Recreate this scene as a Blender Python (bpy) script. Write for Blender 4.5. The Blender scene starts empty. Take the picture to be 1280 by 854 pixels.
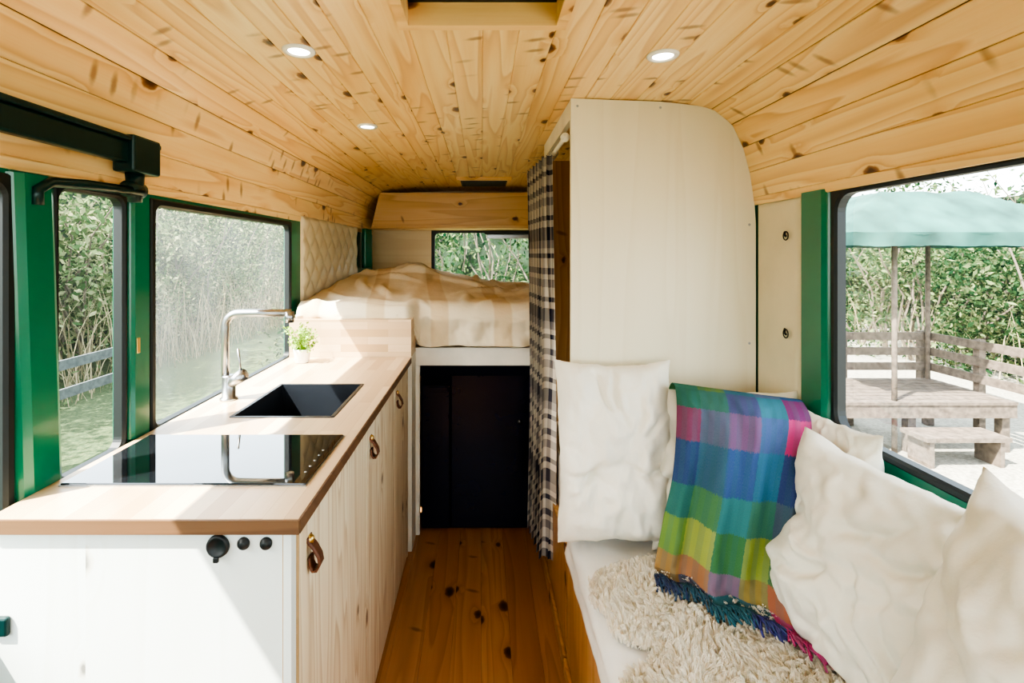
import bpy, math, random
import numpy as np
from mathutils import Vector, noise, Matrix
random.seed(4); rng=np.random.default_rng(7)
S=bpy.context.scene
pi=math.pi
# ------------------------------------------------------------------ node helpers
class N:
    def __init__(s,name):
        s.m=bpy.data.materials.new(name); s.m.use_nodes=True
        s.t=s.m.node_tree; s.t.nodes.clear()
        s.out=s.t.nodes.new('ShaderNodeOutputMaterial')
    def n(s,typ,props=None,**ins):
        nd=s.t.nodes.new(typ)
        for k,v in (props or {}).items(): setattr(nd,k,v)
        for k,v in ins.items():
            key=int(k[1:]) if k[0]=='i' and k[1:].isdigit() else k.replace('_',' ')
            s.set(nd,key,v)
        return nd
    def set(s,nd,key,v):
        sk=nd.inputs[key]
        if isinstance(v,bpy.types.Node): v=v.outputs[0]
        if isinstance(v,bpy.types.NodeSocket): s.t.links.new(v,sk)
        else:
            if hasattr(sk,'default_value'):
                if isinstance(v,(tuple,list)) and len(v)==3 and len(sk.default_value)==4: v=tuple(v)+(1,)
                sk.default_value=v
    def math(s,op,a,b=0.0,c=0.0,clamp=False):
        nd=s.n('ShaderNodeMath',{'operation':op,'use_clamp':clamp}); s.set(nd,0,a); s.set(nd,1,b); s.set(nd,2,c); return nd.outputs[0]
    def ramp(s,fac,stops,interp='LINEAR'):
        nd=s.n('ShaderNodeValToRGB'); cr=nd.color_ramp; cr.interpolation=interp
        while len(cr.elements)<len(stops): cr.elements.new(0.5)
        for e,(p,c) in zip(cr.elements,stops):
            e.position=p; e.color=tuple(c)+(1,) if len(c)==3 else c
        s.set(nd,'Fac',fac); return nd.outputs[0]
    def mix(s,f,a,b,mode='MIX'):
        nd=s.n('ShaderNodeMix',{'data_type':'RGBA','blend_type':mode}); s.set(nd,0,f); s.set(nd,6,a); s.set(nd,7,b); return nd.outputs[2]
    def sstep(s,x,a,b):
        nd=s.n('ShaderNodeMapRange',{'interpolation_type':'SMOOTHSTEP'}); s.set(nd,0,x); s.set(nd,1,a); s.set(nd,2,b); s.set(nd,3,0.0); s.set(nd,4,1.0); return nd.outputs[0]
    def noise(s,vec,scale,detail=3,rough=.5):
        nd=s.n('ShaderNodeTexNoise'); s.set(nd,'Vector',vec); s.set(nd,'Scale',scale); s.set(nd,'Detail',detail); s.set(nd,'Roughness',rough); return nd.outputs[0]
    def coord(s,kind='Object'):
        return s.n('ShaderNodeTexCoord').outputs[kind]
    def sep(s,v):
        nd=s.n('ShaderNodeSeparateXYZ'); s.set(nd,0,v); return nd.outputs
    def comb(s,x,y,z=0.0):
        nd=s.n('ShaderNodeCombineXYZ'); s.set(nd,0,x); s.set(nd,1,y); s.set(nd,2,z); return nd.outputs[0]
    def bsdf(s,col,rough=.5,metal=0.0,bump=None,bstr=.3,bdist=.002,**kw):
        b=s.n('ShaderNodeBsdfPrincipled'); s.set(b,'Base Color',col); s.set(b,'Roughness',rough); s.set(b,'Metallic',metal)
        for k,v in kw.items(): s.set(b,k.replace('_',' '),v)
        if bump is not None:
            bp=s.n('ShaderNodeBump'); s.set(bp,'Height',bump); s.set(bp,'Strength',bstr); s.set(bp,'Distance',bdist)
            s.t.links.new(bp.outputs[0],b.inputs['Normal'])
        s.t.links.new(b.outputs[0],s.out.inputs[0]); return b

def simple(name,col,rough=.5,metal=0.0,var=.08,nscale=8,bump=0.0,bscale=60,bdist=.002,**kw):
    m=N(name); c=m.coord()
    f=m.noise(c,nscale,4)
    lo=tuple(max(0,x*(1-var)) for x in col); hi=tuple(min(1,x*(1+var)) for x in col)
    cc=m.ramp(f,[(.3,lo),(.7,hi)])
    bn=m.noise(c,bscale,4) if bump>0 else None
    m.bsdf(cc,rough,metal,bn,bump,bdist,**kw); return m.m

def pine(name,light,mid,dark,knot,coord='UV',across='x',along='y',rough=.4,ring=10,tint=.25,kn=.3,spike=.3,coat=0.0,fineamt=.45,soft=.45):
    m=N(name); c=m.coord(coord); o=m.sep(c); ix={'x':0,'y':1,'z':2}
    u=o[ix[across]]; v=o[ix[along]]
    if coord!='UV':
        rest=[k for k in 'xyz' if k not in (across,along)][0]; u=m.math('ADD',u,m.math('MULTIPLY',o[ix[rest]],.8))
    idx=m.math('FLOOR',u)
    wn=m.n('ShaderNodeTexWhiteNoise',{'noise_dimensions':'1D'}); m.set(wn,'W',idx); rnd=wn.outputs[0]
    v2=m.math('ADD',v,m.math('MULTIPLY',rnd,7.3))
    wob=m.math('MULTIPLY',m.math('SUBTRACT',m.noise(m.comb(m.math('MULTIPLY',u,60.0),m.math('MULTIPLY',v2,40.0)),1.0,2),.5),.10)
    vor=m.n('ShaderNodeTexVoronoi',{'voronoi_dimensions':'2D'}); m.set(vor,'Vector',m.comb(m.math('MULTIPLY',u,9.0),m.math('MULTIPLY',v2,5.5))); m.set(vor,'Scale',1.0)
    d=m.math('ADD',vor.outputs['Distance'],wob); cs=m.sep(vor.outputs['Color']); sel=cs[0]; sz=m.math('ADD',m.math('MULTIPLY',cs[1],.8),.65)
    d=m.math('DIVIDE',d,sz)
    on=m.math('GREATER_THAN',sel,1-kn)
    infl=m.math('MULTIPLY',m.math('SUBTRACT',1.0,m.sstep(d,.0,.42)),on)
    kmask=m.math('MULTIPLY',m.math('SUBTRACT',1.0,m.sstep(d,.10,.14)),on)
    kcore=m.math('MULTIPLY',m.math('SUBTRACT',1.0,m.sstep(d,.04,.11)),on)
    vo2=m.n('ShaderNodeTexVoronoi',{'voronoi_dimensions':'2D'}); m.set(vo2,'Vector',m.comb(m.math('MULTIPLY',u,6.5),m.math('MULTIPLY',m.math('ADD',v2,m.math('MULTIPLY',u,.3)),17.0))); m.set(vo2,'Scale',1.0)
    d2=m.math('ADD',vo2.outputs['Distance'],wob); on2=m.math('GREATER_THAN',m.sep(vo2.outputs['Color'])[0],1-spike*.5)
    clus=m.sstep(m.noise(m.comb(m.math('MULTIPLY',idx,3.7),m.math('MULTIPLY',v2,2.6)),1.0,1),.48,.54)
    smask=m.math('MULTIPLY',m.math('MULTIPLY',m.math('SUBTRACT',1.0,m.sstep(d2,.05,.24)),on2),clus)
    low=m.noise(m.comb(m.math('MULTIPLY',u,7.0),m.math('MULTIPLY',v2,.45)),1.0,2,.4)
    field=m.math('ADD',m.math('MULTIPLY',low,ring),m.math('MULTIPLY',infl,.9))
    fr=m.math('FRACT',field)
    g1=m.ramp(fr,[(0,light),(.6,mid),(.9,dark),(1,light)])
    g1=m.mix(soft,g1,light)
    fine=m.noise(m.comb(m.math('MULTIPLY',u,140.0),m.math('MULTIPLY',v2,4.0)),1.0,3,.6)
    g2=m.mix(m.math('MULTIPLY',m.sstep(fine,.4,.75),fineamt),g1,mid)
    g3=m.mix(m.math('MULTIPLY',rnd,tint),g2,mid,'MULTIPLY')
    g4=m.mix(m.math('MULTIPLY',infl,.4),g3,dark)
    g4=m.mix(m.math('MULTIPLY',smask,.65),g4,knot)
    g5=m.mix(m.math('MULTIPLY',kmask,.85),g4,knot)
    g6=m.mix(m.math('MULTIPLY',kcore,.85),g5,tuple(x*.25 for x in knot))
    m.bsdf(g6,rough,0,fine,.12,.001,Coat_Weight=coat,Coat_Roughness=.2); return m.m

# ------------------------------------------------------------------ builder
class B:
    def __init__(s,name): s.name=name; s.v=[]; s.f=[]; s.mi=[]; s.sm=[]; s.uv=[]; s.mats=[]
    def mid(s,m):
        if m not in s.mats: s.mats.append(m)
        return s.mats.index(m)
    def add(s,verts,faces,mat,smooth=False,uv=None):
        o=len(s.v); s.v+= [tuple(p) for p in verts]; i=s.mid(mat)
        s.uv+= [tuple(q) for q in uv] if uv is not None else [(0,0)]*len(verts)
        for f in faces: s.f.append(tuple(o+k for k in f)); s.mi.append(i); s.sm.append(smooth)
    def box(s,x0,x1,y0,y1,z0,z1,mat,bev=0.0):
        if x0>x1:x0,x1=x1,x0
        if y0>y1:y0,y1=y1,y0
        if bev<=0:
            v=[(x,y,z) for z in(z0,z1) for y in(y0,y1) for x in(x0,x1)]
            s.add(v,[(0,2,3,1),(4,5,7,6),(0,1,5,4),(2,6,7,3),(0,4,6,2),(1,3,7,5)],mat)
        else:
            import bmesh
            bm=bmesh.new(); bmesh.ops.create_cube(bm,size=1)
            bmesh.ops.scale(bm,vec=(x1-x0,y1-y0,z1-z0),verts=bm.verts)
            bmesh.ops.bevel(bm,geom=bm.edges[:],offset=bev,segments=2,affect='EDGES',profile=.5)
            bmesh.ops.translate(bm,vec=((x0+x1)/2,(y0+y1)/2,(z0+z1)/2),verts=bm.verts)
            bm.verts.index_update()
            s.add([p.co[:] for p in bm.verts],[[q.index for q in f.verts] for f in bm.faces],mat); bm.free()
    def tube(s,pts,r,mat,n=12,cap=True,flat=1.0):
        P=[Vector(p) for p in pts]; R=r if isinstance(r,(list,tuple)) else [r]*len(P)
        vs=[];fs=[]; ref=None
        for i,p in enumerate(P):
            t=(P[min(i+1,len(P)-1)]-P[max(i-1,0)]).normalized()
            if ref is None:
                ref=Vector((0,0,1)) if abs(t.z)<.9 else Vector((1,0,0))
            a=(ref-t*ref.dot(t)).normalized(); b=t.cross(a); ref=a
            for k in range(n):
                an=2*pi*k/n; vs.append(p+a*math.cos(an)*R[i]*flat+b*math.sin(an)*R[i])
        for i in range(len(P)-1):
            for k in range(n):
                fs.append((i*n+k,i*n+(k+1)%n,(i+1)*n+(k+1)%n,(i+1)*n+k))
        if cap: fs.append(tuple(range(n))[::-1]); fs.append(tuple((len(P)-1)*n+k for k in range(n)))
        s.add(vs,fs,mat,True)
    def lathe(s,prof,c,axis,mat,n=24,smooth=True):
        ax=Vector(axis).normalized(); a=ax.orthogonal().normalized(); b=ax.cross(a); c=Vector(c)
        vs=[];fs=[]
        for (r,h) in prof:
            for k in range(n):
                an=2*pi*k/n; vs.append(c+ax*h+(a*math.cos(an)+b*math.sin(an))*r)
        for i in range(len(prof)-1):
            for k in range(n): fs.append((i*n+k,i*n+(k+1)%n,(i+1)*n+(k+1)%n,(i+1)*n+k))
        fs.append(tuple((len(prof)-1)*n+k for k in range(n)))
        fs.append(tuple(range(n))[::-1])
        s.add(vs,fs,mat,smooth)
    def grid(s,fn,nu,nv,mat,uvf=None,smooth=True,flip=False):
        vs=[];uv=[];fs=[]
        for j in range(nv+1):
            for i in range(nu+1):
                u=i/nu;v=j/nv; vs.append(fn(u,v)); uv.append(uvf(u,v) if uvf else (u,v))
        for j in range(nv):
            for i in range(nu):
                a=j*(nu+1)+i; q=(a,a+1,a+nu+2,a+nu+1); fs.append(q[::-1] if flip else q)
        s.add(vs,fs,mat,smooth,uv)
    def done(s,bevel=0,solid=0,sub=0):
        me=bpy.data.meshes.new(s.name); me.from_pydata(s.v,[],s.f)
        for m in s.mats: me.materials.append(m)
        me.polygons.foreach_set('material_index',s.mi); me.polygons.foreach_set('use_smooth',s.sm)
        ul=me.uv_layers.new(name='UVMap'); li=np.empty(len(me.loops),dtype=np.int32); me.loops.foreach_get('vertex_index',li)
        ul.data.foreach_set('uv',np.array(s.uv,dtype=np.float32)[li].ravel())
        me.update(); ob=bpy.data.objects.new(s.name,me); S.collection.objects.link(ob)
        if solid: md=ob.modifiers.new('s','SOLIDIFY'); md.thickness=solid
        if bevel: md=ob.modifiers.new('b','BEVEL'); md.width=bevel; md.segments=3; md.limit_method='ANGLE'
        if sub: md=ob.modifiers.new('u','SUBSURF'); md.levels=sub; md.render_levels=sub
        return ob
def ss(x,a,b):
    t=min(1,max(0,(x-a)/(b-a))); return t*t*(3-2*t)
def fbm(x,y,z=0,o=3):
    r=0;a=1
    for k in range(o): r+=a*noise.noise(Vector((x,y,z))); x*=2.1;y*=2.1;z+=3.1;a*=.5
    return r
# ------------------------------------------------------------------ materials
M_ceil=pine('pine_ceiling',(.94,.73,.40),(.87,.58,.25),(.66,.34,.11),(.20,.06,.02),rough=.34,kn=.30,spike=.95,tint=.30,coat=.25,ring=12,soft=.35)
M_floor=pine('pine_floor',(.55,.30,.135),(.46,.225,.09),(.31,.135,.045),(.11,.04,.015),rough=.33,kn=.28,spike=.15,tint=.45,coat=.2)
M_beam=pine('pine_beam',(.90,.62,.29),(.82,.50,.20),(.60,.30,.09),(.26,.08,.03),coord='Object',across='z',along='x',kn=.25,spike=.1,tint=0,ring=9)
M_pinev=pine('pine_vertical',(.60,.36,.16),(.50,.27,.10),(.36,.16,.05),(.14,.04,.02),coord='Object',across='x',along='z',kn=.35,tint=0)
M_white=pine('birch_ply_doors',(.84,.75,.57),(.74,.61,.42),(.54,.39,.23),(.42,.3,.18),coord='Object',across='y',along='z',kn=.12,spike=0,ring=16,tint=0,rough=.5,soft=.2)
M_whitef=pine('whitewashed_ply_front',(.74,.80,.79),(.72,.77,.74),(.68,.72,.67),(.64,.63,.56),coord='Object',across='x',along='z',kn=.06,spike=0,ring=6,tint=0,rough=.5,fineamt=.2)
M_cream=pine('cream_ply_panel',(.81,.75,.58),(.79,.73,.55),(.75,.68,.50),(.68,.58,.40),coord='Object',across='x',along='z',kn=0,spike=0,ring=5,tint=0,rough=.42,fineamt=.3)
M_backw=pine('pale_back_ply',(.80,.64,.40),(.77,.60,.36),(.70,.52,.29),(.5,.3,.15),coord='Object',across='z',along='x',kn=0,spike=0,ring=6,tint=0)
M_plyedge=simple('ply_edge',(.50,.34,.17),.6,nscale=40)
M_brown=pine('brown_edge',(.17,.09,.045),(.13,.07,.035),(.09,.045,.022),(.08,.04,.02),coord='Object',across='z',along='x',kn=0,spike=0,tint=0,rough=.5)
def butcher(name,lx,ly,across='x',along='y'):
    m=N(name); o=m.sep(m.coord()); ix={'x':0,'y':1,'z':2}
    br=m.n('ShaderNodeTexBrick',{'offset':.43,'squash':1.0}); m.set(br,'Vector',m.comb(o[ix[along]],o[ix[across]]))
    m.set(br,'Color1',(.78,.61,.41)); m.set(br,'Color2',(.54,.36,.20)); m.set(br,'Mortar',(.5,.33,.18)); m.set(br,'Scale',1.0)
    m.set(br,'Mortar Size',.0004); m.set(br,'Brick Width',lx); m.set(br,'Row Height',ly); m.set(br,'Bias',0.0)
    f=m.noise(m.comb(m.math('MULTIPLY',o[ix[across]],150.0),m.math('MULTIPLY',o[ix[along]],6.0)),1.0,3)
    c=m.mix(m.math('MULTIPLY',f,.35),br.outputs[0],(.55,.37,.20))
    m.bsdf(c,.32,0,f,.05,.001,Coat_Weight=.15,Coat_Roughness=.15); return m.m
M_counter=butcher('oak_butcher_block',.45,.04)
M_block=butcher('oak_block_front',.22,.035,'z','x')
M_green=simple('green_vehicle_paint',(.0,.165,.09),.28,var=.05,Coat_Weight=.5,Coat_Roughness=.1)
M_black=simple('black_rubber',(.010,.014,.016),.5)
M_dkgreen=simple('dark_rail_metal',(.004,.03,.03),.3,.2)
M_navy=simple('navy_gloss',(.0015,.0025,.016),.22,Specular_IOR_Level=.25)
M_navy2=simple('dark_void',(.002,.003,.010),.7,Specular_IOR_Level=.1)
M_hob=simple('black_hob_glass',(.01,.012,.015),.03,Coat_Weight=1.0,Coat_Roughness=.02)
M_sink=simple('black_granite_sink',(.018,.022,.03),.4,bump=.1,bscale=300)
M_steel=simple('brushed_steel',(.44,.46,.48),.32,1.0,bump=.05,bscale=200)
M_brass=simple('brass',(.7,.5,.2),.3,1.0)
M_leather=simple('brown_leather',(.13,.045,.02),.5,bump=.4,bscale=150)
M_linen=simple('white_linen',(.82,.78,.68),.85,var=.03,bump=.45,bscale=35,bdist=.006)
M_seat=simple('seat_cloth',(.80,.79,.76),.85,var=.03,bump=.3,bscale=14,bdist=.008)
M_vinyl=simple('cream_vinyl',(.74,.67,.50),.45,var=.05,bump=.2,bscale=80)
M_pot=simple('white_ceramic',(.85,.85,.83),.2)
M_leaf=simple('herb_leaf',(.26,.44,.06),.5,var=.35,nscale=60)
m=N('sheep_wool'); c=m.ramp(m.noise(m.coord(),16,3),[(.3,(.90,.84,.73)),(.7,(.96,.93,.86))])
d_=m.n('ShaderNodeBsdfDiffuse'); m.set(d_,0,c); t_=m.n('ShaderNodeBsdfTranslucent'); m.set(t_,0,c); mx=m.n('ShaderNodeMixShader'); m.set(mx,0,.5); m.set(mx,1,d_); m.set(mx,2,t_); m.t.links.new(mx.outputs[0],m.out.inputs[0]); M_wool=m.m
M_woolbase=simple('wool_base',(.84,.78,.67),.95)
M_whitepaint=simple('white_paint',(.80,.76,.66),.45)
M_roof=simple('roof_shell',(.16,.08,.03),.8)
M_lamp=N('led_spot_glow'); e=M_lamp.n('ShaderNodeEmission'); M_lamp.set(e,'Color',(1,.95,.82)); M_lamp.set(e,'Strength',18.0); M_lamp.t.links.new(e.outputs[0],M_lamp.out.inputs[0]); M_lamp=M_lamp.m
def glass(name,haze,k=.3):
    m=N(name); tr=m.n('ShaderNodeBsdfTransparent',Color=(.95,.98,.97)); gl=m.n('ShaderNodeBsdfGlossy',Roughness=.02)
    lw=m.n('ShaderNodeFresnel',IOR=1.3); mx=m.n('ShaderNodeMixShader'); m.set(mx,0,m.math('MULTIPLY',lw.outputs[0],k)); m.set(mx,1,tr); m.set(mx,2,gl)
    tl=m.n('ShaderNodeBsdfTranslucent',Color=(.92,1,1)); mx2=m.n('ShaderNodeMixShader')
    dn=m.noise(m.coord(),4,5); m.set(mx2,0,m.math('MULTIPLY',dn,haze*2)); m.set(mx2,1,mx); m.set(mx2,2,tl)
    m.t.links.new(mx2.outputs[0],m.out.inputs[0]); return m.m
M_glass=glass('window_glass',.004,.12); M_glassh=glass('dusty_window_glass',.045)
m=N('striped_duvet_linen'); o=m.sep(m.coord()); w=m.math('FRACT',m.math('MULTIPLY',m.math('ADD',o[0],m.math('MULTIPLY',o[1],.15)),3.2))
st=m.sstep(m.math('ABSOLUTE',m.math('SUBTRACT',w,.5)),.12,.16); c=m.mix(st,(.68,.55,.36),(.79,.70,.53))
m.bsdf(c,.9,0,m.noise(m.coord(),24,5),.6,.006); M_duvet=m.m
m=N('plaid_curtain_cloth'); o=m.sep(m.coord('UV'))
v=m.math('FRACT',m.math('MULTIPLY',o[1],3.0)); u=m.math('FRACT',m.math('MULTIPLY',o[0],5.0))
W=(.74,.68,.58);K=(.02,.02,.045);G=(.30,.27,.26);D=(.10,.09,.11)
cv=m.ramp(v,[(0,K),(.10,W),(.18,K),(.24,W),(.36,G),(.46,W),(.52,D),(.60,W),(.72,K),(.78,W),(.84,G),(.94,K)],'CONSTANT')
cu=m.ramp(u,[(0,K),(.14,W),(.34,D),(.42,W),(.58,G),(.68,K),(.76,W),(.92,K)],'CONSTANT')
c=m.mix(.45,cv,cu); m.bsdf(c,.9,0,m.noise(m.coord(),200,2),.2,.001); M_plaid=m.m
def rgb(r,g,b,k=.72):
    c=[((x/255)**2.35)*k for x in (r,g,b)]; l=sum(c)/3; return tuple(x*.86+l*.14 for x in c)
rows=[(.03,[(30,60,110),(0,90,120),(0,110,130),(60,60,150),(200,20,120)]),
(.11,[(140,110,60),(90,90,130),(0,120,140),(40,110,130),(190,40,120)]),
(.20,[(180,140,70),(190,130,80),(145,115,145),(165,145,60),(190,110,70)]),
(.31,[(120,165,60),(175,190,70),(60,140,80),(160,180,60),(80,135,85)]),
(.40,[(0,130,120),(80,150,95),(20,145,150),(60,145,120),(80,110,140)]),
(.50,[(0,80,140),(40,110,145),(20,95,165),(0,130,175),(30,75,150)]),
(.585,[(145,60,110),(100,110,145),(135,95,150),(70,110,175),(225,20,140)]),
(.68,[(0,120,100),(50,125,110),(75,90,150),(10,135,160),(140,35,125)]),
(.76,[(0,130,110),(100,145,70),(10,120,150),(90,110,155),(20,95,160)]),
(1.01,[(60,145,85),(0,110,145),(125,90,135),(10,120,130),(40,85,145)])]
m=N('rainbow_check_wool'); o=m.sep(m.coord('UV')); col=None; lo=-1
wu=m.math('ADD',o[0],m.math('MULTIPLY',m.math('SUBTRACT',m.noise(m.coord('UV'),90,2),.5),.018))
wv_=m.math('ADD',o[1],m.math('MULTIPLY',m.math('SUBTRACT',m.noise(m.coord('UV'),110,2),.5),.018))
for hi,cs in rows:
    r=m.ramp(wu,[(p,rgb(*c)) for p,c in zip((0,.19,.40,.63,.83),cs)],'CONSTANT')
    if col is None: col=r
    else: col=m.mix(m.math('GREATER_THAN',wv_,lo),col,r)
    lo=hi
st=m.math('MULTIPLY',m.math('GREATER_THAN',m.math('FRACT',m.math('MULTIPLY',o[0],12.0)),.5),.20)
col=m.mix(st,col,(.01,.12,.14)); weave=m.noise(m.coord('UV'),260,2); col=m.mix(m.math('MULTIPLY',weave,.18),col,(.4,.36,.33))
m.bsdf(col,.95,0,weave,.5,.002,Specular_IOR_Level=.1); M_blanket=m.m
# ------------------------------------------------------------------ ceiling
prof=[(0,1.930),(.3,1.928),(.6,1.918),(.74,1.903),(.80,1.882),(.845,1.835),(.88,1.76),(.903,1.67),(.918,1.565)]
P=[(-x,z) for x,z in prof[::-1]]+prof[1:]
arc=[0]
for a,b in zip(P,P[1:]): arc.append(arc[-1]+math.dist(a,b))
half=arc[len(prof)-1]
def PS(s):
    s+=half; s=min(max(s,0),arc[-1])
    for i in range(len(arc)-1):
        if s<=arc[i+1]+1e-9:
            t=(s-arc[i])/(arc[i+1]-arc[i]); return Vector((P[i][0]+(P[i+1][0]-P[i][0])*t,P[i][1]+(P[i+1][1]-P[i][1])*t))
def zc(x):
    x=abs(x)
    for a,b in zip(prof,prof[1:]):
        if x<=b[0]: return a[1]+(b[1]-a[1])*(x-a[0])/(b[0]-a[0])
    return 1.565
YB=4.15; YF=-1.3; W_=.0865
H0,H1=.70,1.135
cb=B('ceiling'); nb=int(half/W_)+1
for i in range(-nb,nb):
    s0=max(i*W_,-half); s1=min((i+1)*W_,half)
    if s1-s0<.01: continue
    a=PS(s0);b=PS(s1); t=(b-a).normalized(); n=Vector((t.y,-t.x))
    if n.y>0: n=-n
    L=s1-s0
    sec=[(a-n*.0026,0),(a+t*.0020,.0020),(b-t*.0020,L-.0020),(b-n*.0026,L)]
    segs=[(YF,YB)]
    if -2<=i<2: segs=[(YF,H0),(H1,YB)]
    for k,(y0,y1) in enumerate(segs):
        vs=[];uv=[]
        for q,uu in sec:
            for y in (y0,y1): vs.append((q.x,y,q.y)); uv.append((i+40+uu,y+.3*i))
        cb.add(vs,[(0,1,3,2),(2,3,5,4),(4,5,7,6)],M_ceil,False,uv)
for a,b in zip([-half+arc[-1]*k/40 for k in range(40)],[-half+arc[-1]*(k+1)/40 for k in range(40)]):
    p=PS(a);q=PS(b)
    for (y0,y1) in ([(YF,YB)] if abs((a+b)/2)>.16 else [(YF,H0),(H1,YB)]):
        cb.add([(p.x*1.01,y0,p.y+.014),(p.x*1.01,y1,p.y+.014),(q.x*1.01,y1,q.y+.014),(q.x*1.01,y0,q.y+.014)],[(0,1,2,3)],M_roof)
cb.done()
h=B('roof_hatch'); hx=.173
for (x0,x1,y0,y1) in [(-hx-.02,hx+.02,H1-.004,H1+.02),(-hx-.02,hx+.02,H0-.02,H0+.004),(-hx-.02,-hx+.004,H0+.004,H1-.004),(hx-.004,hx+.02,H0+.004,H1-.004)]:
    h.box(x0,x1,y0,y1,1.922,1.975,M_beam)
h.box(-hx-.03,hx+.03,H1-.02,H1+.03,1.975,2.05,M_black); h.box(-hx-.03,hx+.03,H0-.03,H0+.02,1.975,2.05,M_black)
h.box(-hx-.03,-hx+.02,H0+.02,H1-.02,1.975,2.05,M_black); h.box(hx-.02,hx+.03,H0+.02,H1-.02,1.975,2.05,M_black)
h.box(-hx-.03,hx+.03,H0-.03,H1+.03,2.05,2.07,M_navy2)
h.done()
v=B('ceiling_vent'); v.box(-.18,.2,3.38,3.68,1.905,1.932,M_beam,.003); v.box(-.15,.17,3.41,3.65,1.900,1.906,M_black)
for k in range(6): v.box(-.14,.16,3.43+k*.038,3.44+k*.038,1.896,1.9005,M_dkgreen)
v.done()
for (x,y) in [(-.47,1.27),(-.468,2.02),(.473,1.30)]:
    l=B('ceiling_spotlight'); z=zc(x)+.002
    l.lathe([(.026,0),(.040,0),(.042,-.003),(.038,-.008),(.029,-.008),(.026,-.004)],(x,y,z),(0,0,1),M_pot,32)
    l.lathe([(.001,-.0045),(.027,-.0045),(.027,-.002)],(x,y,z),(0,0,1),M_lamp,32,False); l.done()
# ------------------------------------------------------------------ floor
fb=B('floor'); fw=.105; i=0; x=-.95
while x<.95:
    x1=min(x+fw,.95); c=.0012
    vs=[];uv=[]
    for q,zz in [(x,-.0016),(x+c,0),(x1-c,0),(x1,-.0016)]:
        for y in (YF,YB): vs.append((q,y,zz)); uv.append((i+3+(q-x),y+.7*i))
    fb.add(vs,[(0,2,3,1),(2,4,5,3),(4,6,7,5)],M_floor,False,uv); x+=fw;i+=1
fb.box(-.97,.97,YF,YB,-.06,-.004,M_roof); fb.done()
# ------------------------------------------------------------------ walls with windows
def wall(name,x0,x1,ops,ztop=1.60):
    w=B(name); y=YF
    for (a,b,z0,z1) in ops:
        if a>y: w.box(x0,x1,y,a,0,ztop,M_green)
        w.box(x0,x1,a,b,0,z0,M_green); w.box(x0,x1,a,b,z1,ztop,M_green); y=b
    w.box(x0,x1,y,YB,0,ztop,M_green); return w
def winframe(name,org,ua,va,w,h,nrm,fw=.022,r=.05,gmat=None):
    f=B(name); org=Vector(org);ua=Vector(ua);va=Vector(va);nrm=Vector(nrm)
    def rr(inset,r):
        pts=[]
        for (cx,cy,a0) in [(w-inset-r,h-inset-r,0),(inset+r,h-inset-r,90),(inset+r,inset+r,180),(w-inset-r,inset+r,270)]:
            for k in range(7):
                a=math.radians(a0+15*k); pts.append((cx+r*math.cos(a),cy+r*math.sin(a)))
        return pts
    rings=[(rr(-.006,.004),-.02),(rr(-.006,.004),.004),(rr(-.002,.006),.008),(rr(fw-.006,r),.008),(rr(fw,r-.004),.002),(rr(fw,r-.004),-.02)]
    vs=[];fs=[];n=28
    for pts,d in rings:
        for (a,b) in pts: vs.append(org+ua*a+va*b+nrm*d)
    for j in range(len(rings)-1):
        for k in range(n): fs.append((j*n+k,j*n+(k+1)%n,(j+1)*n+(k+1)%n,(j+1)*n+k))
    f.add(vs,fs,M_black)
    if gmat:
        f.add([org+ua*a+va*b-nrm*.018 for a,b in rr(fw-.004,r)],[tuple(range(28))],gmat)
    return f.done()
LX=-.92; RX=.93; T=.03
opsL=[(-1.1,-.15,.85,1.54),(.35,.965,.70,1.55),(1.065,1.272,.90,1.55),(1.375,2.37,.90,1.55)]
wl=wall('wall_left',LX-T,LX,opsL)
wl.done(bevel=.004)
opsR=[(-1.1,-.15,.85,1.54),(.30,1.31,.93,1.57)]
wr=wall('wall_right',RX,RX+T,opsR,1.62); wr.done(bevel=.004)
k=1
for (a,b,z0,z1) in opsL:
    winframe('window_%d'%k,(LX,a,z0),(0,1,0),(0,0,1),b-a,z1-z0,(1,0,0),fw=.009 if b-a<.3 else .016,r=.03,gmat=M_glassh if k>3 else M_glass); k+=1
for (a,b,z0,z1) in opsR:
    winframe('window_%d'%k,(RX,a,z0),(0,1,0),(0,0,1),b-a,z1-z0,(-1,0,0),fw=.014,r=.05,gmat=M_glass); k+=1
def pillar(b,X,sg,ya0,ya1,yb0,yb1,z0,z1,t=.014,c=.012):
    vs=[]
    for (y0,y1,z) in ((ya0,ya1,z0),(yb0,yb1,z1)):
        vs+=[(X+sg*.001,y0,z),(X+sg*t*.6,y0+c*.3,z),(X+sg*t,y0+c,z),(X+sg*t,y1-c,z),(X+sg*t*.6,y1-c*.3,z),(X+sg*.001,y1,z)]
    b.add(vs,[(i,i+1,i+7,i+6) for i in range(5)],M_green)
p=B('trim_1')
pillar(p,LX,1,.985,1.085,.955,1.055,.70,1.56,.020,.02)
pillar(p,LX,1,1.283,1.362,1.283,1.362,.92,1.56)
p.box(LX+.013,LX+.016,1.30,1.312,1.14,1.18,M_brass,.0015)
p.done(bevel=.003)
p=B('trim_2'); pillar(p,RX,-1,1.318,1.436,1.318,1.436,.5,1.575,.018,.018); p.done(bevel=.003)
bw=B('wall_back'); wx0,wx1,wz0,wz1=-.42,.44,1.12,1.60
bw.box(-.96,wx0,YB,YB+.05,0,1.95,M_backw); bw.box(wx1,.96,YB,YB+.05,0,1.95,M_backw)
bw.box(wx0,wx1,YB,YB+.05,0,wz0,M_backw); bw.box(wx0,wx1,YB,YB+.05,wz1,1.95,M_backw); bw.done()
winframe('window_%d'%k,(wx0,YB,wz0),(1,0,0),(0,0,1),wx1-wx0,wz1-wz0,(0,-1,0),fw=.022,r=.04,gmat=M_glass); k+=1
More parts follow.
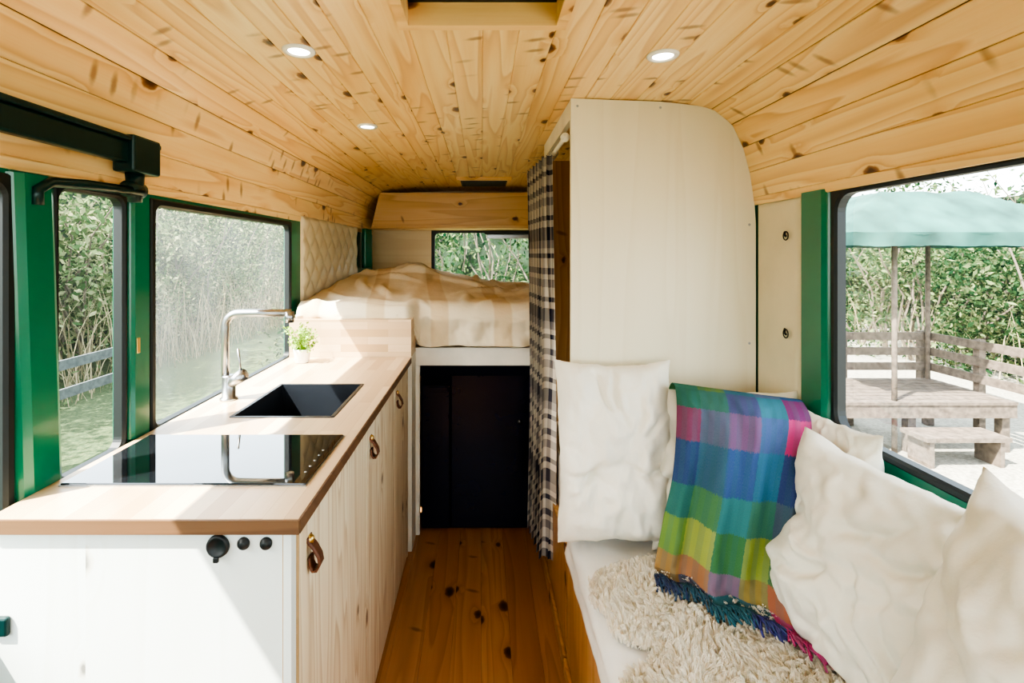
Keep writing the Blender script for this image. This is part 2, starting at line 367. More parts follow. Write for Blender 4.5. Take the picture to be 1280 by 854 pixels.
fwl=B('wall_front'); fwl.box(-.96,.96,YF-.05,YF,0,.80,M_black); fwl.box(-.96,.96,YF-.05,YF,1.84,1.95,M_black)
fwl.box(-.96,-.88,YF-.05,YF,.80,1.84,M_black); fwl.box(.88,.96,YF-.05,YF,.80,1.84,M_black); fwl.done()
bm_=B('trim_3')
x0,x1=-.862,.86
vs=[(x0-.005,3.86,1.60),(x1,3.86,1.60),(x1-.06,3.86,1.88),(x0+.06,3.86,1.88)]
vs+= [(a,YB-.002,c) for a,b,c in vs]
bm_.add(vs,[(0,1,2,3),(4,7,6,5),(0,4,5,1),(3,2,6,7),(0,3,7,4),(1,5,6,2)],M_beam)
bm_.box(x0+.02,x1-.02,3.84,3.862,1.60,1.625,M_beam,.003)
bm_.done(bevel=.003)
tr=B('blind_track'); tr.box(.02,.44,4.06,4.11,1.565,1.595,M_black,.004); tr.box(.04,.42,4.10,4.12,1.53,1.565,M_steel,.003); tr.done()
def quilt(name,X,sg,y0,y1,z0,z1,cell,nu,nv,amp=.018):
    q=B(name)
    def fn(u,v):
        y=y0+(y1-y0)*u; z=z0+(z1-z0)*v
        a=(y+z)/cell;b=(y-z)/cell; e=min(u*(y1-y0),(1-u)*(y1-y0),v*(z1-z0),(1-v)*(z1-z0))
        hh=amp*(abs(math.sin(pi*a)*math.sin(pi*b)))**.45*min(1,e/.02)+.006*min(1,e/.01)
        return (X+sg*(hh+.002),y,z)
    q.grid(fn,nu,nv,M_vinyl,flip=(sg>0)); return q
q=quilt('quilted_panel',LX,1,2.50,3.60,.95,1.60,.15,110,70,.013); q.done()
q=quilt('padded_panel',RX,-1,1.442,1.668,.52,1.572,5,20,90,.003)
for z in (1.46,1.165):
    q.tube([(RX-.009,1.51,z+.008),(RX-.018,1.50,z),(RX-.018,1.49,z-.006)],.0035,M_black,8)
    q.tube([(RX-.016,1.495+.012*math.cos(a),z-.004+.013*math.sin(a)) for a in [i*pi/8 for i in range(17)]],.0018,M_black,6)
q.done()
g=B('rear_curtain')
g.grid(lambda u,v:(LX+.05+.02*math.sin(u*5*2*pi),3.64+.2*u,1.30+v*.29),60,10,M_green); g.done(solid=.003)
r=B('door_rail'); r.box(-.875,-.85,.30,1.275,1.62,1.672,M_dkgreen,.005); r.box(-.885,-.84,.30,1.30,1.672,1.684,M_dkgreen,.003)
r.box(-.89,-.835,1.19,1.29,1.60,1.69,M_dkgreen,.006)
r.tube([(-.865,1.235,1.61),(-.865,1.235,1.53)],[.022,.016],M_dkgreen,14)
r.tube([(-.85,1.235,1.555),(-.88,1.1,1.555),(-.895,1.03,1.55),(-.897,1.0,1.53),(-.897,1.0,1.5)],.011,M_dkgreen,10)
r.lathe([(.001,-.03),(.02,-.03),(.022,0),(.02,.02),(.001,.02)],(-.865,1.235,1.56),(0,1,0),M_dkgreen,16)
r.done()
# ------------------------------------------------------------------ kitchen counter
CX0,CX1=-.900,-.331; CY0,CY1=.896,2.31; CZ=.92; CT=.026
SX0,SX1,SY0,SY1=-.742,-.440,1.46,1.83
c=B('kitchen_counter')
for (a,b,d,e_) in [(CX0,SX0,CY0+.003,CY1),(SX1,CX1-.003,CY0+.003,CY1),(SX0,SX1,CY0+.003,SY0),(SX0,SX1,SY1,CY1)]:
    c.box(a,b,d,e_,CZ-CT,CZ,M_counter)
c.box(CX0,CX1,CY0-.002,CY0+.003,CZ-CT,CZ-.0006,M_brown); c.box(CX1-.003,CX1+.001,CY0+.003,CY1,CZ-CT,CZ-.0006,M_brown)
c.box(CX0,CX1-.035,CY0+.012,CY0+.03,0.0,CZ-CT,M_whitef)
c.box(CX1-.035,CX1-.033,CY0+.012,CY0+.03,0.0,CZ-CT,M_plyedge)
c.box(CX1-.033,CX1-.018,CY0+.010,CY0+.034,0.0,CZ-CT,M_whitef,.001)
c.box(CX1-.0335,CX1-.0155,CY0+.036,CY0+.042,0.012,CZ-CT-.004,M_plyedge)
c.box(CX0,CX1-.04,CY0+.03,CY1,.0,.03,M_plyedge)
c.box(CX0,CX0+.01,CY0+.03,CY1,.0,CZ-CT,M_plyedge)
dy=[(CY0+.042,1.487),(1.492,1.955),(1.960,CY1-.02)]
for (a,b) in dy:
    c.box(CX1-.033,CX1-.0155,a,b,.012,CZ-CT-.004,M_white,.0015)
c.box(CX1-.033,CX1-.016,CY1-.018,CY1,.0,CZ-CT,M_white)
c.box(CX0,CX1-.034,CY1-.02,CY1,.03,CZ-CT,M_whitef)
c.done()
def handle(y,z):
    h=B('leather_handle'); X=CX1-.0155; w=.012
    K=[(.002,.034),(.004,.026),(.014,.014),(.024,-.004),(.027,-.020),(.020,-.033),(.010,-.034),(.004,-.024),(.002,-.006)]
    def fn(u,v):
        f=u*(len(K)-1); i=min(int(f),len(K)-2); f-=i
        x_=K[i][0]*(1-f)+K[i+1][0]*f; z_=K[i][1]*(1-f)+K[i+1][1]*f
        return (X+x_,y-w+2*w*v,z+z_)
    h.grid(fn,40,4,M_leather)
    h.lathe([(.001,.007),(.004,.0065),(.0055,.004),(.0055,.002)],(X,y,z+.027),(1,0,0),M_brass,12)
    h.done(solid=.004)
handle(.99,.805); handle(1.535,.805); handle(2.0,.815)
so=B('power_socket')
so.lathe([(.019,0),(.021,.003),(.020,.008),(.016,.010),(.014,.006),(.001,.006)],(-.482,CY0+.012,.868),(0,-1,0),M_black,28)
so.box(-.487,-.477,CY0-.002,CY0+.004,.842,.852,M_black,.002)
for xx in (-.436,-.395):
    so.lathe([(.0105,0),(.0115,.003),(.0105,.006),(.007,.007),(.006,.010),(.001,.010)],(xx,CY0+.012,.872),(0,-1,0),M_black,24)
so.done()
so=B('cupboard_latch'); so.box(-.895,-.862,CY0+.002,CY0+.012,.705,.74,M_dkgreen,.004); so.done()
hb=B('induction_hob'); hb.box(-.874,-.366,1.026,1.306,CZ,CZ+.006,M_hob,.002)
hb.box(-.876,-.364,1.024,1.308,CZ,CZ+.003,M_steel)
for i in range(5): hb.lathe([(.0001,0),(.003,0),(.003,.0003)],(-.385,1.08+i*.03,CZ+.0061),(0,0,1),M_steel,10)
hb.done()
sk=B('kitchen_sink'); dz=.16; t=.008
sk.box(SX0-.004,SX1+.004,SY0-.004,SY1+.004,CZ-dz-.01,CZ-dz,M_sink)
sk.box(SX0-.004,SX0+t,SY0,SY1,CZ-dz,CZ+.002,M_sink,.001); sk.box(SX1-t,SX1+.004,SY0,SY1,CZ-dz,CZ+.002,M_sink,.001)
sk.box(SX0,SX1,SY0-.004,SY0+t,CZ-dz,CZ+.002,M_sink,.001); sk.box(SX0,SX1,SY1-t,SY1+.004,CZ-dz,CZ+.002,M_sink,.001)
sk.lathe([(.001,.001),(.03,.001),(.036,.004),(.04,.001)],(-.59,1.645,CZ-dz),(0,0,1),M_steel,24)
sk.done()
fa=B('kitchen_faucet'); fx,fy=-.838,1.64
fa.lathe([(.028,0),(.028,.006),(.021,.010),(.021,.075),(.021,.078),(.015,.082)],(fx,fy,CZ),(0,0,1),M_steel,28)
pts=[(fx-.012,fy,CZ+.075),(fx-.012,fy,CZ+.24)]
for i in range(1,9):
    a=i/8*pi/2; pts.append((fx-.012+.045*(1-math.cos(a)),fy,CZ+.24+.045*math.sin(a)))
pts+=[(fx+.10,fy,CZ+.286),(fx+.205,fy,CZ+.286)]
fa.tube(pts,.0125,M_steel,16); fa.tube([(fx+.200,fy,CZ+.290),(fx+.200,fy,CZ+.255)],.015,M_steel,16)
fa.tube([(fx,fy,CZ+.05),(fx+.055,fy-.01,CZ+.088)],.019,M_steel,18); fa.tube([(fx+.045,fy-.01,CZ+.085),(fx+.036,fy-.012,CZ+.17)],.004,M_steel,8)
fa.done(bevel=0)
pl=B('potted_herb'); px,py=-.80,2.20
pl.lathe([(.026,0),(.030,.004),(.037,.055),(.038,.062),(.034,.062),(.032,.050),(.001,.050)],(px,py,CZ),(0,0,1),M_pot,24)
for i in range(44):
    a=random.uniform(0,2*pi); rr=random.uniform(.01,.085); hh=random.uniform(.06,.17)
    e=Vector((px+rr*math.cos(a),py+rr*math.sin(a)*.8,CZ+hh)); s0=Vector((px+.01*math.cos(a),py+.01*math.sin(a),CZ+.05))
    mdp=(s0+e)/2+Vector((0,0,.02)); pl.tube([s0,mdp,e],.0012,M_leaf,4)
    for j in range(9):
        c0=s0.lerp(e,random.uniform(.4,1))+Vector([random.uniform(-.008,.008) for _ in range(3)])
        d=Vector([random.uniform(-1,1) for _ in range(3)]).normalized(); sd=d.orthogonal().normalized(); L=random.uniform(.010,.018)
        nn=d.cross(sd)*.25
        pl.add([c0,c0+d*L*.5+sd*L*.38+nn*L*.5,c0+d*L,c0+d*L*.5-sd*L*.38+nn*L*.5],[(0,1,2,3)],M_leaf)
pl.done()
# ------------------------------------------------------------------ bed
bd=B('bed_platform')
bd.box(-.90,-.332,2.312,2.335,CZ-.0,1.095,M_block); bd.box(-.90,-.332,2.335,2.47,CZ,1.095,M_block); bd.box(-.352,-.332,2.335,2.47,.0,CZ,M_whitepaint)
bd.box(-.352,.275,2.47,2.492,.845,.935,M_whitepaint,.003); bd.box(-.352,-.312,2.47,2.492,0,.845,M_whitepaint,.003)
bd.box(-.90,.90,2.492,4.13,.905,.935,M_plyedge)
bd.box(-.352,.275,2.492,2.51,.79,.905,M_navy2)
bd.done()
fr=B('storage_cupboard'); fr.box(-.31,.262,2.535,3.0,.004,.80,M_navy2)
fr.box(-.308,-.165,2.515,2.535,.01,.735,M_navy,.005); fr.box(-.16,.26,2.520,2.535,.01,.79,M_navy,.005)
fr.box(-.275,-.175,2.506,2.516,.700,.728,M_navy,.004)
fr.lathe([(.001,.012),(.012,.010),(.014,0)],(.19,2.520,.55),(0,-1,0),M_hob,16)
fr.done()
mt=B('mattress'); mt.box(-.885,.88,2.51,4.10,.937,1.08,M_linen,.03); mt.done()
du=B('duvet')
FOLD=[]
r2=random.Random(11)
for i in range(40): FOLD.append((r2.uniform(-.85,.85),r2.uniform(.05,.8),r2.uniform(-.7,.7),r2.uniform(.016,.038),r2.uniform(.10,.30),r2.uniform(.014,.028)))
def duv(u,v):
    X=-.885+1.755*u
    left=1-ss(X,-.37,-.31)
    yf=2.445-.075*left; zb=.945+.155*left
    top=1.155+.080*(1-ss(X,-.35,.2))
    r=.07
    wob=.010*fbm(X*5,v*3,1.3)
    lump=.022*fbm(X*3.1+4,v*4.5,.7)+.05*math.exp(-((X+.42)/.2)**2-((v-.30)/.2)**2)
    ridge=0; Y=v*1.9
    for (cx,cv,an,am,ln,wd_) in FOLD:
        dx=X-cx;dy=Y-cv*1.9; ca,sa=math.cos(an+1.2*(1 if cx<0 else -1)*.6),math.sin(an+1.2*(1 if cx<0 else -1)*.6)
        al=dx*sa+dy*ca; ac=dx*ca-dy*sa+.03*math.sin(al*9+cx*7)
        ridge+=am*math.exp(-(ac/wd_)**2-(al/ln)**2)
    if v<.72:
        t=v/.72; y=4.08+(yf+r-4.08)*t; fall=ss(t,.55,1.0)
        z=top+(1.145-top)*fall*.9+ (lump+ridge)*min(1,t*5)*(1-.45*ss(t,.85,1))
        return (X,y+wob,z)
    zt=top+(1.145-top)*.9+(lump+ridge)*.55
    if v<.82:
        a=(v-.72)/.10*pi/2
        return (X,yf+r-r*math.sin(a)+wob,zt-r*(1-math.cos(a)))
    t=(v-.82)/.18; z=zt-r+(zb+.012*fbm(X*4,2)-(zt-r))*t
    return (X,yf+wob+(.014*math.sin(X*24+2.5*math.sin(X*7))+.010*math.sin(X*41+3*t))*(.2+.8*t)+.014*fbm(X*9,z*6,5)+.02*math.sin(t*pi),z)
du.grid(duv,190,130,M_duvet); du.done(solid=.012)
# ------------------------------------------------------------------ pillow
def pillow(name,c,right,up,w,h,t,mat,seed=0,n=72,sag=.25,pin=.07,wr=.013):
    b=B(name); c=Vector(c); R=Vector(right).normalized(); U=Vector(up); U=(U-R*U.dot(R)).normalized(); Nn=R.cross(U)
    rr=random.Random(int(seed*10)); cr=[]
    for i in range(20):
        a=rr.uniform(0,2*pi); q=rr.uniform(.35,.95); cr.append((q*math.cos(a),q*math.sin(a),a+rr.uniform(-.6,.6),rr.uniform(.18,.55),rr.uniform(.035,.075),rr.uniform(-.022,.012)))
    for sgn in (1,-1):
        def fn(a,bb):
            u=2*a-1;v=2*bb-1
            x=w/2*u*(1-pin*(1-v*v)*abs(u)); y=h/2*v*(1-pin*(1-u*u)*abs(v))
            k=max(0,(1-u**4)*(1-v**4)); th=t/2*k**.55*(1-sag*v)
            nz=fbm(u*1.8+seed,v*1.8,seed*1.7,3)*wr*2.0
            for (cx,cy,an,ln,wd_,am) in cr:
                dx=u-cx;dy=v-cy; al=dx*math.cos(an)+dy*math.sin(an); ac=-dx*math.sin(an)+dy*math.cos(an)+.05*math.sin(al*8+cx*5)
                nz+=am*math.exp(-(ac/wd_)**2-(al/ln)**2)*1.2
            e=min(1,k*3)
            return c+R*(x+.005*fbm(u*3,v*3,seed+5))+U*(y+.006*fbm(u*3,v*2,seed+9))+Nn*sgn*(th+nz*e)
        b.grid(fn,n,n,mat,flip=(sgn<0))
    return b.done()
be=B('storage_bench'); BX=.283
be.box(BX,BX+.018,.25,1.660,0,.40,M_pinev); be.box(BX+.018,.925,.25,.27,0,.40,M_pinev)
be.box(BX+.018,.925,.27,1.660,.382,.40,M_pinev)
be.box(BX-.012,BX+.0,.25,1.660,0,.05,M_pinev,.003)
be.done()
cu=B('seat_cushion')
def cush(u,v):
    y=.26+1.395*v
    fo=.006*fbm(y*7,u*4,3)
    if u<.25: t=u/.25; return (BX-.008+fo+.006*math.sin(t*pi),y,.403+.065*t)
    if u<.4: a=(u-.25)/.15*pi/2; return (BX-.008+.03*(1-math.cos(a))+fo,y,.47+.03*math.sin(a)+.003*fbm(y*5,2))
    t=(u-.4)/.6; return (BX+.022+t*(.905-BX),y,.50+.007*fbm(t*5,y*6,8)+.003)
cu.grid(cush,50,110,M_seat); cu.done(solid=.004)
wd=B('wardrobe')
o=[(.298,.512),(.298,1.9265)]
for xx in (.45,.6,.74,.80,.845,.88,.903,.918): o.append((xx,zc(min(xx,.918))-.003))
o.append((.922,1.5)); o.append((.922,.512))
n=len(o); vs=[(a,1.672,b) for a,b in o]+[(a,1.69,b) for a,b in o]
wd.add(vs,[tuple(range(n)),tuple(range(2*n-1,n-1,-1))]+[(i,i+n,(i+1)%n+n,(i+1)%n) for i in range(n)],M_cream)
wd.box(.298,.316,1.6885,2.39,1.86,1.925,M_whitepaint)
wd.box(.28,.915,2.385,2.40,.02,1.56,M_pinev); wd.box(.28,.86,2.385,2.40,1.56,1.85,M_pinev)
wd.box(.90,.915,1.70,2.38,.02,1.55,M_pinev)
wd.box(.305,.89,1.70,2.38,.02,.60,M_whitepaint,.004); wd.box(.283,.303,1.672,2.38,0.0,.40,M_pinev); wd.box(.271,.283,1.672,2.38,0.0,.05,M_pinev,.003)
for a,b in ((.32,1.90),(.60,1.895),(.90,1.5),(.90,1.1),(.32,.6)):
    wd.lathe([(.0045,0),(.004,.001),(.001,.001)],(a,1.672,b),(0,-1,0),M_steel,10)
wd.done()
cr=B('curtain_rod'); cr.tube([(.283,1.692,1.80),(.283,2.384,1.80)],.008,M_whitepaint,12); cr.lathe([(.016,0),(.016,.008),(.009,.014)],(.283,1.694,1.80),(0,1,0),M_whitepaint,16); cr.done()
ct=B('plaid_curtain')
def cur(u,v):
    nf=6.5; sp=1-.12*math.sin(pi*v)-.30*(1-v)
    ph=u*nf*2*pi+.5*math.sin(v*5+u*9)
    y=2.13+(u-.5)*.42*sp+.018*math.sin(ph*2+1)
    x=.262+.026*math.sin(ph)*(.7+.5*(1-v))+.008*math.sin(v*4)
    return (x-.035*u,y,.17+1.615*v)
ct.grid(cur,220,60,M_plaid,uvf=lambda u,v:(u*1.2,v*1.65))
for i in range(9):
    y=1.95+.045*i; ct.tube([(.283+.014*math.cos(a),y,1.797+.014*math.sin(a)) for a in [k*pi/6 for k in range(13)]],.002,M_steel,6)
ct.done()
# ------------------------------------------------------------------ cushions
pillow('white_cushion',(.415,1.55,.79),(1,-.03,.0),(-.06,.17,1),.37,.55,.17,M_linen,1.3)
pillow('white_cushion',(.715,1.47,.755),(.31,-.115,0),(.06,.22,1),.40,.50,.15,M_linen,4.1)
pillow('white_cushion',(.800,1.03,.735),(.10,-1,0),(.20,.02,1),.46,.46,.16,M_linen,7.7)
pillow('white_cushion',(.735,.60,.79),(-.08,-1,-.10),(.24,-.05,1),.47,.50,.17,M_linen,11.2)
pillow('white_cushion',(.872,1.24,.80),(.02,-1,.05),(.08,.1,1),.30,.38,.07,M_linen,15.9)
# ------------------------------------------------------------------ blanket
bl=B('plaid_throw_blanket')
Lk=[(.60,1.60,.84),(.585,1.56,.97),(.575,1.49,1.012),(.560,1.43,.955),(.535,1.39,.80),(.505,1.385,.66),(.478,1.37,.555),(.462,1.33,.542)]
Rk=[(.895,1.47,.84),(.892,1.43,.95),(.880,1.37,.998),(.862,1.30,.95),(.800,1.245,.80),(.765,1.215,.66),(.735,1.17,.555),(.725,1.10,.545)]
def sp(K,t):
    n=len(K)-1; f=t*n; i=min(int(f),n-1); f-=i
    p=[Vector(K[max(0,min(n,i+k))]) for k in (-1,0,1,2)]
    return .5*((2*p[1])+(p[2]-p[0])*f+(2*p[0]-5*p[1]+4*p[2]-p[3])*f*f+(3*p[1]-p[0]-3*p[2]+p[3])*f**3)
def blk(u,v):
    t=1-v; a=sp(Lk,t);b=sp(Rk,t); p=a.lerp(b,u); nn=Vector((-.33,-.94,.15)).normalized()
    bul=.05*math.sin(pi*u)*math.sin(pi*min(1,max(0,(t-.2)/.75)))
    fold=(.018*math.sin(u*13+2.2*t)+.013*math.sin(u*23+1-3*t))*ss(t,.25,.8)+.014*fbm(u*4,t*5,3)*ss(t,.2,.4)
    p=p+nn*(bul+fold); p.z=max(p.z,.542); return p
bl.grid(blk,110,130,M_blanket)
for i in range(150):
    u=(i+.5)/150; p=blk(u,0); d=Vector((-.10+.25*(u-.5)+random.uniform(-.25,.25),-1,0)).normalized(); L=random.uniform(.05,.075)
    q1=p+d*L*.5+Vector((random.uniform(-.006,.006),0,.012)); q2=p+d*L+Vector((random.uniform(-.01,.01),0,-.002+random.uniform(0,.012)))
    q3=[p,q1,q2]; o=len(bl.v); bl.tube(q3,[.0026,.0022,.0012],M_blanket,5,False)
    for k2 in range(o,len(bl.v)): bl.uv[k2]=(u,.02)
bl.done(solid=.004)
# ------------------------------------------------------------------ sheepskin
sh=B('sheepskin_rug')
def inside(x,y):
    a=((x-.535)/.26)**2+((y-1.25)/.19)**2; b=((x-.545)/.30)**2+((y-.90)/.21)**2; c=((x-.56)/.20)**2+((y-1.07)/.12)**2
    return min(a,b,c)-1+.30*fbm(x*7,y*7,2)
def shz(x,y):
    return .509+.020*min(1,max(0,-inside(x,y)*3))*(1+.5*noise.noise(Vector((x*28,y*28,0))))
vs=[];fs=[];mp={}
st=.008
for i in range(82):
    for j in range(112):
        x=.26+i*st;y=.62+j*st
        if x<.90 and inside(x,y)<0:
            ids=[]
            for (a,b) in ((0,0),(1,0),(1,1),(0,1)):
                key=(i+a,j+b)
                if key not in mp:
                    mp[key]=len(vs); X,Y=.26+key[0]*st,.62+key[1]*st; vs.append((X,Y,shz(X,Y)))
                ids.append(mp[key])
            fs.append(ids)
sh.add(vs,fs,M_woolbase,True)
cnt=0; sv=[];sf=[]
while cnt<48000:
    x=rng.uniform(.25,.86);y=rng.uniform(.62,1.5)
    if inside(x,y)>.0: continue
    cnt+=1
    z=shz(x,y)-.002
    cs_=.014
    cx,cy=math.floor(x/cs_+.6*noise.noise(Vector((x*40,y*40,2)))),math.floor(y/cs_+.6*noise.noise(Vector((x*40,y*40,7))))
    h1=noise.noise(Vector((cx*1.37,cy*1.91,.3)));h2=noise.noise(Vector((cx*1.71,cy*1.13,4.3)))
    tx=(cx+.5)*cs_-x+.01*h1; ty=(cy+.5)*cs_-y+.01*h2
    fx_=noise.noise(Vector((x*7,y*7,1)));fy_=noise.noise(Vector((x*7,y*7,9)))
    lean=Vector((-.2+.9*fx_+.6*h1,-.3+.9*fy_+.6*h2,1.0)).normalized()
    L=rng.uniform(.012,.024); w=.0008
    p0=Vector((x,y,z)); tip=p0+lean*L+Vector((tx*.55,ty*.55,0))
    m1=p0.lerp(tip,.45)+Vector((0,0,.004)); hook=tip+Vector((lean.x*.005+h2*.006,lean.y*.005-h1*.006,-.004))
    sd=lean.cross(Vector((rng.normal(),rng.normal(),rng.normal()))).normalized()*w
    for q in (m1,tip,hook): q.z=max(q.z,.508)
    o=len(sv); sv+= [p0-sd,p0+sd,m1-sd,m1+sd,tip-sd*.9,tip+sd*.9,hook]
    sf+= [(o,o+1,o+3,o+2),(o+2,o+3,o+5,o+4),(o+4,o+5,o+6)]
sh.add(sv,sf,M_wool,False); sh.done()
# ------------------------------------------------------------------ outside
def ground_mat():
    m=N('outdoor_ground'); c=m.coord(); o=m.sep(c)
    n1=m.noise(c,1.2,5,.6); n2=m.noise(c,30,4,.6)
    gr=m.ramp(n2,[(.3,(.02,.045,.015)),(.6,(.08,.11,.04)),(.8,(.20,.19,.10))]); gv=m.ramp(n2,[(.3,(.22,.21,.17)),(.7,(.44,.41,.35))])
    f=m.sstep(m.math('ADD',o[0],m.math('MULTIPLY',n1,3.0)),2.6,3.4)
    m.bsdf(m.mix(f,gr,gv),.95,0,n2,.6,.02); return m.m
G=-.62
gd=B('ground'); gd.grid(lambda u,v:(-30+60*u,-20+60*v,G+.04*fbm(u*30,v*30)),60,60,ground_mat()); gd.done()
def leafmat(name,stops,trans=.3):
    m=N(name); ge=m.n('ShaderNodeNewGeometry'); r=ge.outputs['Random Per Island']; nz=m.noise(m.coord(),.7,3)
    col=m.ramp(m.math('ADD',m.math('MULTIPLY',r,.6),m.math('MULTIPLY',nz,.4)),stops)
    d=m.n('ShaderNodeBsdfDiffuse'); m.set(d,0,col); t=m.n('ShaderNodeBsdfTranslucent'); m.set(t,0,col)
    mx=m.n('ShaderNodeMixShader'); m.set(mx,0,trans); m.set(mx,1,d); m.set(mx,2,t); m.t.links.new(mx.outputs[0],m.out.inputs[0]); return m.m
ML=leafmat('hedge_leaves_pale',[(.15,(.03,.08,.03)),(.5,(.15,.21,.09)),(.9,(.50,.47,.29))])
MR=leafmat('hedge_leaves',[(.15,(.006,.03,.014)),(.5,(.05,.10,.04)),(.9,(.30,.33,.16))])
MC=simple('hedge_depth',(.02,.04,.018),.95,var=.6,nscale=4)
MS=leafmat('dry_reed',[(.1,(.22,.18,.10)),(.9,(.48,.41,.27))],.2)
M_bark=simple('bark',(.16,.13,.10),.9)
def foliage(name,x0,x1,y0,y1,hgt,n,size,mat,nblob=26,reeds=0,branches=0,rx=None):
    b=B(name)
    bl_=[]
    for i in range(nblob):
        bx=rng.uniform(x0,x1);by=rng.uniform(y0,y1);r=rng.uniform(.4,1.0); bz=G+rng.uniform(.1,1)*(hgt)-r*.4; bl_.append((bx,by,bz,r))
    k=rng.integers(0,nblob,n); A=np.array(bl_)[k]; dirs=rng.normal(size=(n,3)); dirs/=np.linalg.norm(dirs,axis=1)[:,None]
    rad=A[:,3]*rng.uniform(.55,1.05,n); C=A[:,:3]+dirs*rad[:,None]; C[:,2]=np.maximum(C[:,2],G+.05)
    a=rng.normal(size=(n,3)); a/=np.linalg.norm(a,axis=1)[:,None]; c2=np.cross(a,rng.normal(size=(n,3))); c2/=np.linalg.norm(c2,axis=1)[:,None]
    s=size*rng.uniform(.6,1.4,n)[:,None]
    V=np.stack([C-a*s,C-c2*s*.45,C+a*s,C+c2*s*.45],1).reshape(-1,3)
    b.add(V.tolist(),[(4*i,4*i+1,4*i+2,4*i+3) for i in range(n)],mat)
    if reeds:
        vs=[];fs=[]; ra,rb=rx or (x0,x1)
        for i in range(reeds):
            x=rng.uniform(ra,rb);y=rng.uniform(y0,y1);hh=rng.uniform(.5,1.9);dx,dy=rng.normal()*.35,rng.normal()*.35;w=.007
            an=rng.uniform(0,pi);wx,wy=w*math.cos(an),w*math.sin(an); o=len(vs)
            vs+=[(x-wx,y-wy,G),(x+wx,y+wy,G),(x+dx*.4+wx,y+dy*.4+wy,G+hh*.6),(x+dx*.4-wx,y+dy*.4-wy,G+hh*.6),(x+dx,y+dy,G+hh)]
            fs+=[(o,o+1,o+2,o+3),(o+3,o+2,o+4)]
        b.add(vs,fs,MS)
    for i in range(branches):
        x=rng.uniform(x0,x1);y=rng.uniform(y0,y0+.7*(y1-y0))
        for s_ in range(3):
            p=[(x,y,G)]; dx,dy=rng.normal()*.5,rng.normal()*.5
            for j in range(5): p.append((x+dx*(j+1)*.4+rng.normal()*.14,y+dy*(j+1)*.4,G+hgt*(j+1)/5*.95))
            b.tube(p,[.03,.022,.018,.014,.009,.004],M_bark,5,False)
    return b
f=foliage('hedge',-7.6,-6.0,1,21,4.0,52000,.055,ML,nblob=190,reeds=1300,branches=16,rx=(-6.4,-5.4))
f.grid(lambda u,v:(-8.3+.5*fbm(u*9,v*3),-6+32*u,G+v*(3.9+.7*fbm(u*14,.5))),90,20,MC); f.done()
f=foliage('hedge',7.6,10.0,2,16,3.3,46000,.05,MR,nblob=140,reeds=250,branches=22)
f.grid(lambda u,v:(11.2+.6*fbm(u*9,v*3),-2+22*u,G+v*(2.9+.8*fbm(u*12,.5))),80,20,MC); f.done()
f=foliage('tree_thicket',-3.2,3.8,8,10,3.4,14000,.05,MR,nblob=36,reeds=60,branches=14)
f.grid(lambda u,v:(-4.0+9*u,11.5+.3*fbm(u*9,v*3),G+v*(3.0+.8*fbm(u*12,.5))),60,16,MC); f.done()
M_grey=simple('weathered_timber',(.14,.108,.085),.85,var=.4,nscale=20)
M_fence=simple('grey_fence_timber',(.085,.095,.10),.85,var=.3,nscale=20)
ll=B('timber_fence')
for y in (3.0,4.4,5.8):
    ll.box(-4.3,-4.22,y,y+.08,G,.36,M_fence)
ll.box(-4.22,-4.19,2.9,6.0,.24,.34,M_fence); ll.box(-4.22,-4.19,2.9,6.0,-.05,.05,M_fence); ll.done()
dk=B('garden_deck'); DX0,DX1,DY0,DY1=3.3,5.35,4.95,5.95
nn_=8; wv=(DY1-DY0)/nn_
for i in range(nn_): dk.box(DX0,DX1,DY0+i*wv,DY0+(i+1)*wv-.015,-.11,-.08,M_grey)
dk.box(DX0,DX1,DY0+.01,DY0+.05,-.24,-.112,M_grey)
for x in (3.35,4.3,5.25):
    for y in (DY0+.06,DY1-.1): dk.box(x,x+.08,y,y+.08,G,-.115,M_grey)
for zz in (.02,.20,.38):
    dk.box(DX0,DX1,DY1-.04,DY1-.01,zz,zz+.09,M_grey); dk.box(DX1-.04,DX1-.01,DY0-.6,DY1,zz,zz+.09,M_grey)
for x in (3.4,4.3,5.25): dk.box(x,x+.07,DY1-.01,DY1+.06,-.1,.48,M_grey)
for y in (DY0+.38,DY0-.6): dk.box(DX1-.01,DX1+.06,y,y+.07,G,.48,M_grey)
dk.box(4.15,4.95,DY0-.32,DY0-.02,-.36,-.32,M_grey); dk.box(4.2,4.24,DY0-.3,DY0-.05,G,-.36,M_grey); dk.box(4.86,4.9,DY0-.3,DY0-.05,G,-.36,M_grey)
dk.done()
M_canv=simple('teal_canvas',(.025,.10,.085),.85,var=.5,nscale=3,bump=.3,bscale=12)
gz=B('garden_gazebo'); gx0,gx1,gy0,gy1=3.4,6.0,4.7,6.4
for (x,y) in ((4.17,5.02),(5.28,5.88),(3.5,6.3),(5.9,4.8)): gz.tube([(x,y,G),(x,y,1.62)],.024,M_grey,8)
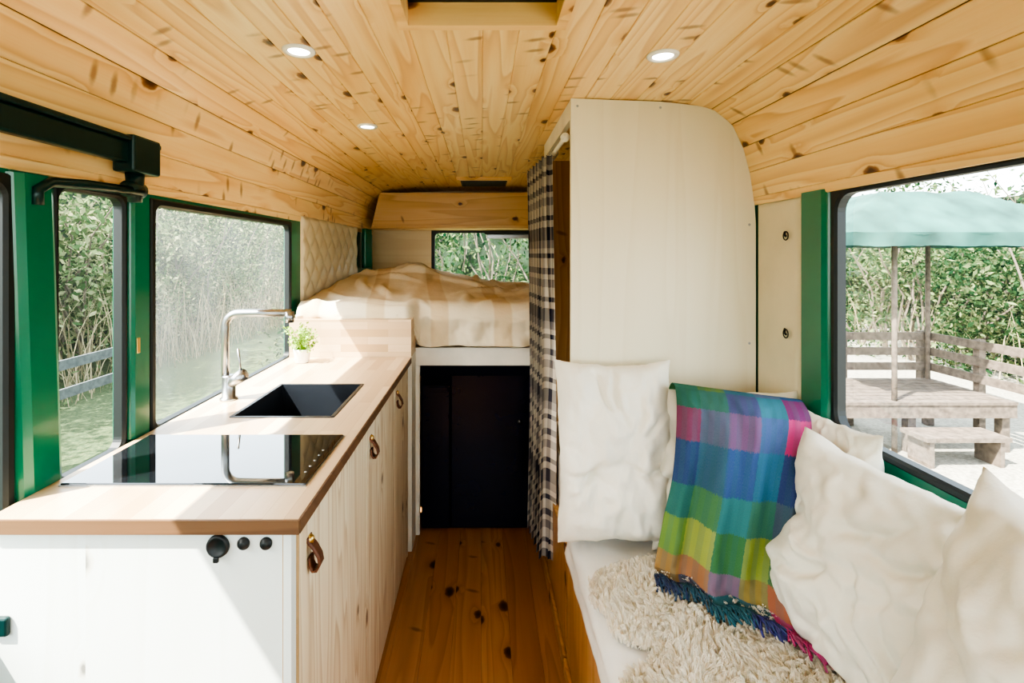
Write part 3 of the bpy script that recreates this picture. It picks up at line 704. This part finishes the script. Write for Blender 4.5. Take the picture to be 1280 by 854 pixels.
def roof(u,v):
    x=gx0+(gx1-gx0)*u;y=gy0+(gy1-gy0)*v
    d=max(abs(2*u-1),abs(2*v-1)); return (x,y,1.60+.46*min(1,(1-d)*1.6)**.85+.02*fbm(x*3,y*3))
gz.grid(roof,40,40,M_canv)
def val(u,v):
    s=u*4; i=int(s)%4; t=s-int(s)
    c=[(gx0,gy0),(gx1,gy0),(gx1,gy1),(gx0,gy1)]; a=c[i];b=c[(i+1)%4]
    return (a[0]+(b[0]-a[0])*t+.03*math.sin(u*110)*(1-v),a[1]+(b[1]-a[1])*t+.03*math.sin(u*110)*(1-v),1.48+.012*fbm(u*40,0)*(1-v)+.13*v)
gz.grid(val,300,4,M_canv); gz.done()
# ------------------------------------------------------------------ light + camera
w=bpy.data.worlds.new('World'); S.world=w; w.use_nodes=True; nt=w.node_tree; bg=nt.nodes['Background']
sk=nt.nodes.new('ShaderNodeTexSky'); sk.sky_type='NISHITA'; sk.sun_disc=False; sk.sun_elevation=math.radians(42); sk.sun_rotation=math.radians(250); sk.air_density=1.2; sk.dust_density=3.0
mx=nt.nodes.new('ShaderNodeMix'); mx.data_type='RGBA'; mx.inputs[0].default_value=.6; nt.links.new(sk.outputs[0],mx.inputs[6]); mx.inputs[7].default_value=(6,6.4,6.5,1)
nt.links.new(mx.outputs[2],bg.inputs[0]); bg.inputs[1].default_value=1.1
sl=bpy.data.lights.new('sun','SUN'); sl.energy=26; sl.angle=math.radians(.8); sl.color=(1,.94,.82)
so_=bpy.data.objects.new('sun',sl); S.collection.objects.link(so_)
d=Vector((.62,.42,-1.0)); so_.rotation_euler=d.to_track_quat('-Z','Y').to_euler()
cam=bpy.data.cameras.new('camera'); co=bpy.data.objects.new('camera',cam); S.collection.objects.link(co)
co.location=(0,0,1.4); co.rotation_euler=(pi/2,0,0); cam.sensor_width=36; cam.sensor_fit='HORIZONTAL'; cam.lens=36*620/1280
cam.shift_x=37/1280; cam.shift_y=-109/1280; cam.clip_start=.03
S.camera=co
S.view_settings.view_transform='AgX'
S.view_settings.look='AgX - High Contrast'
S.view_settings.exposure=0.05
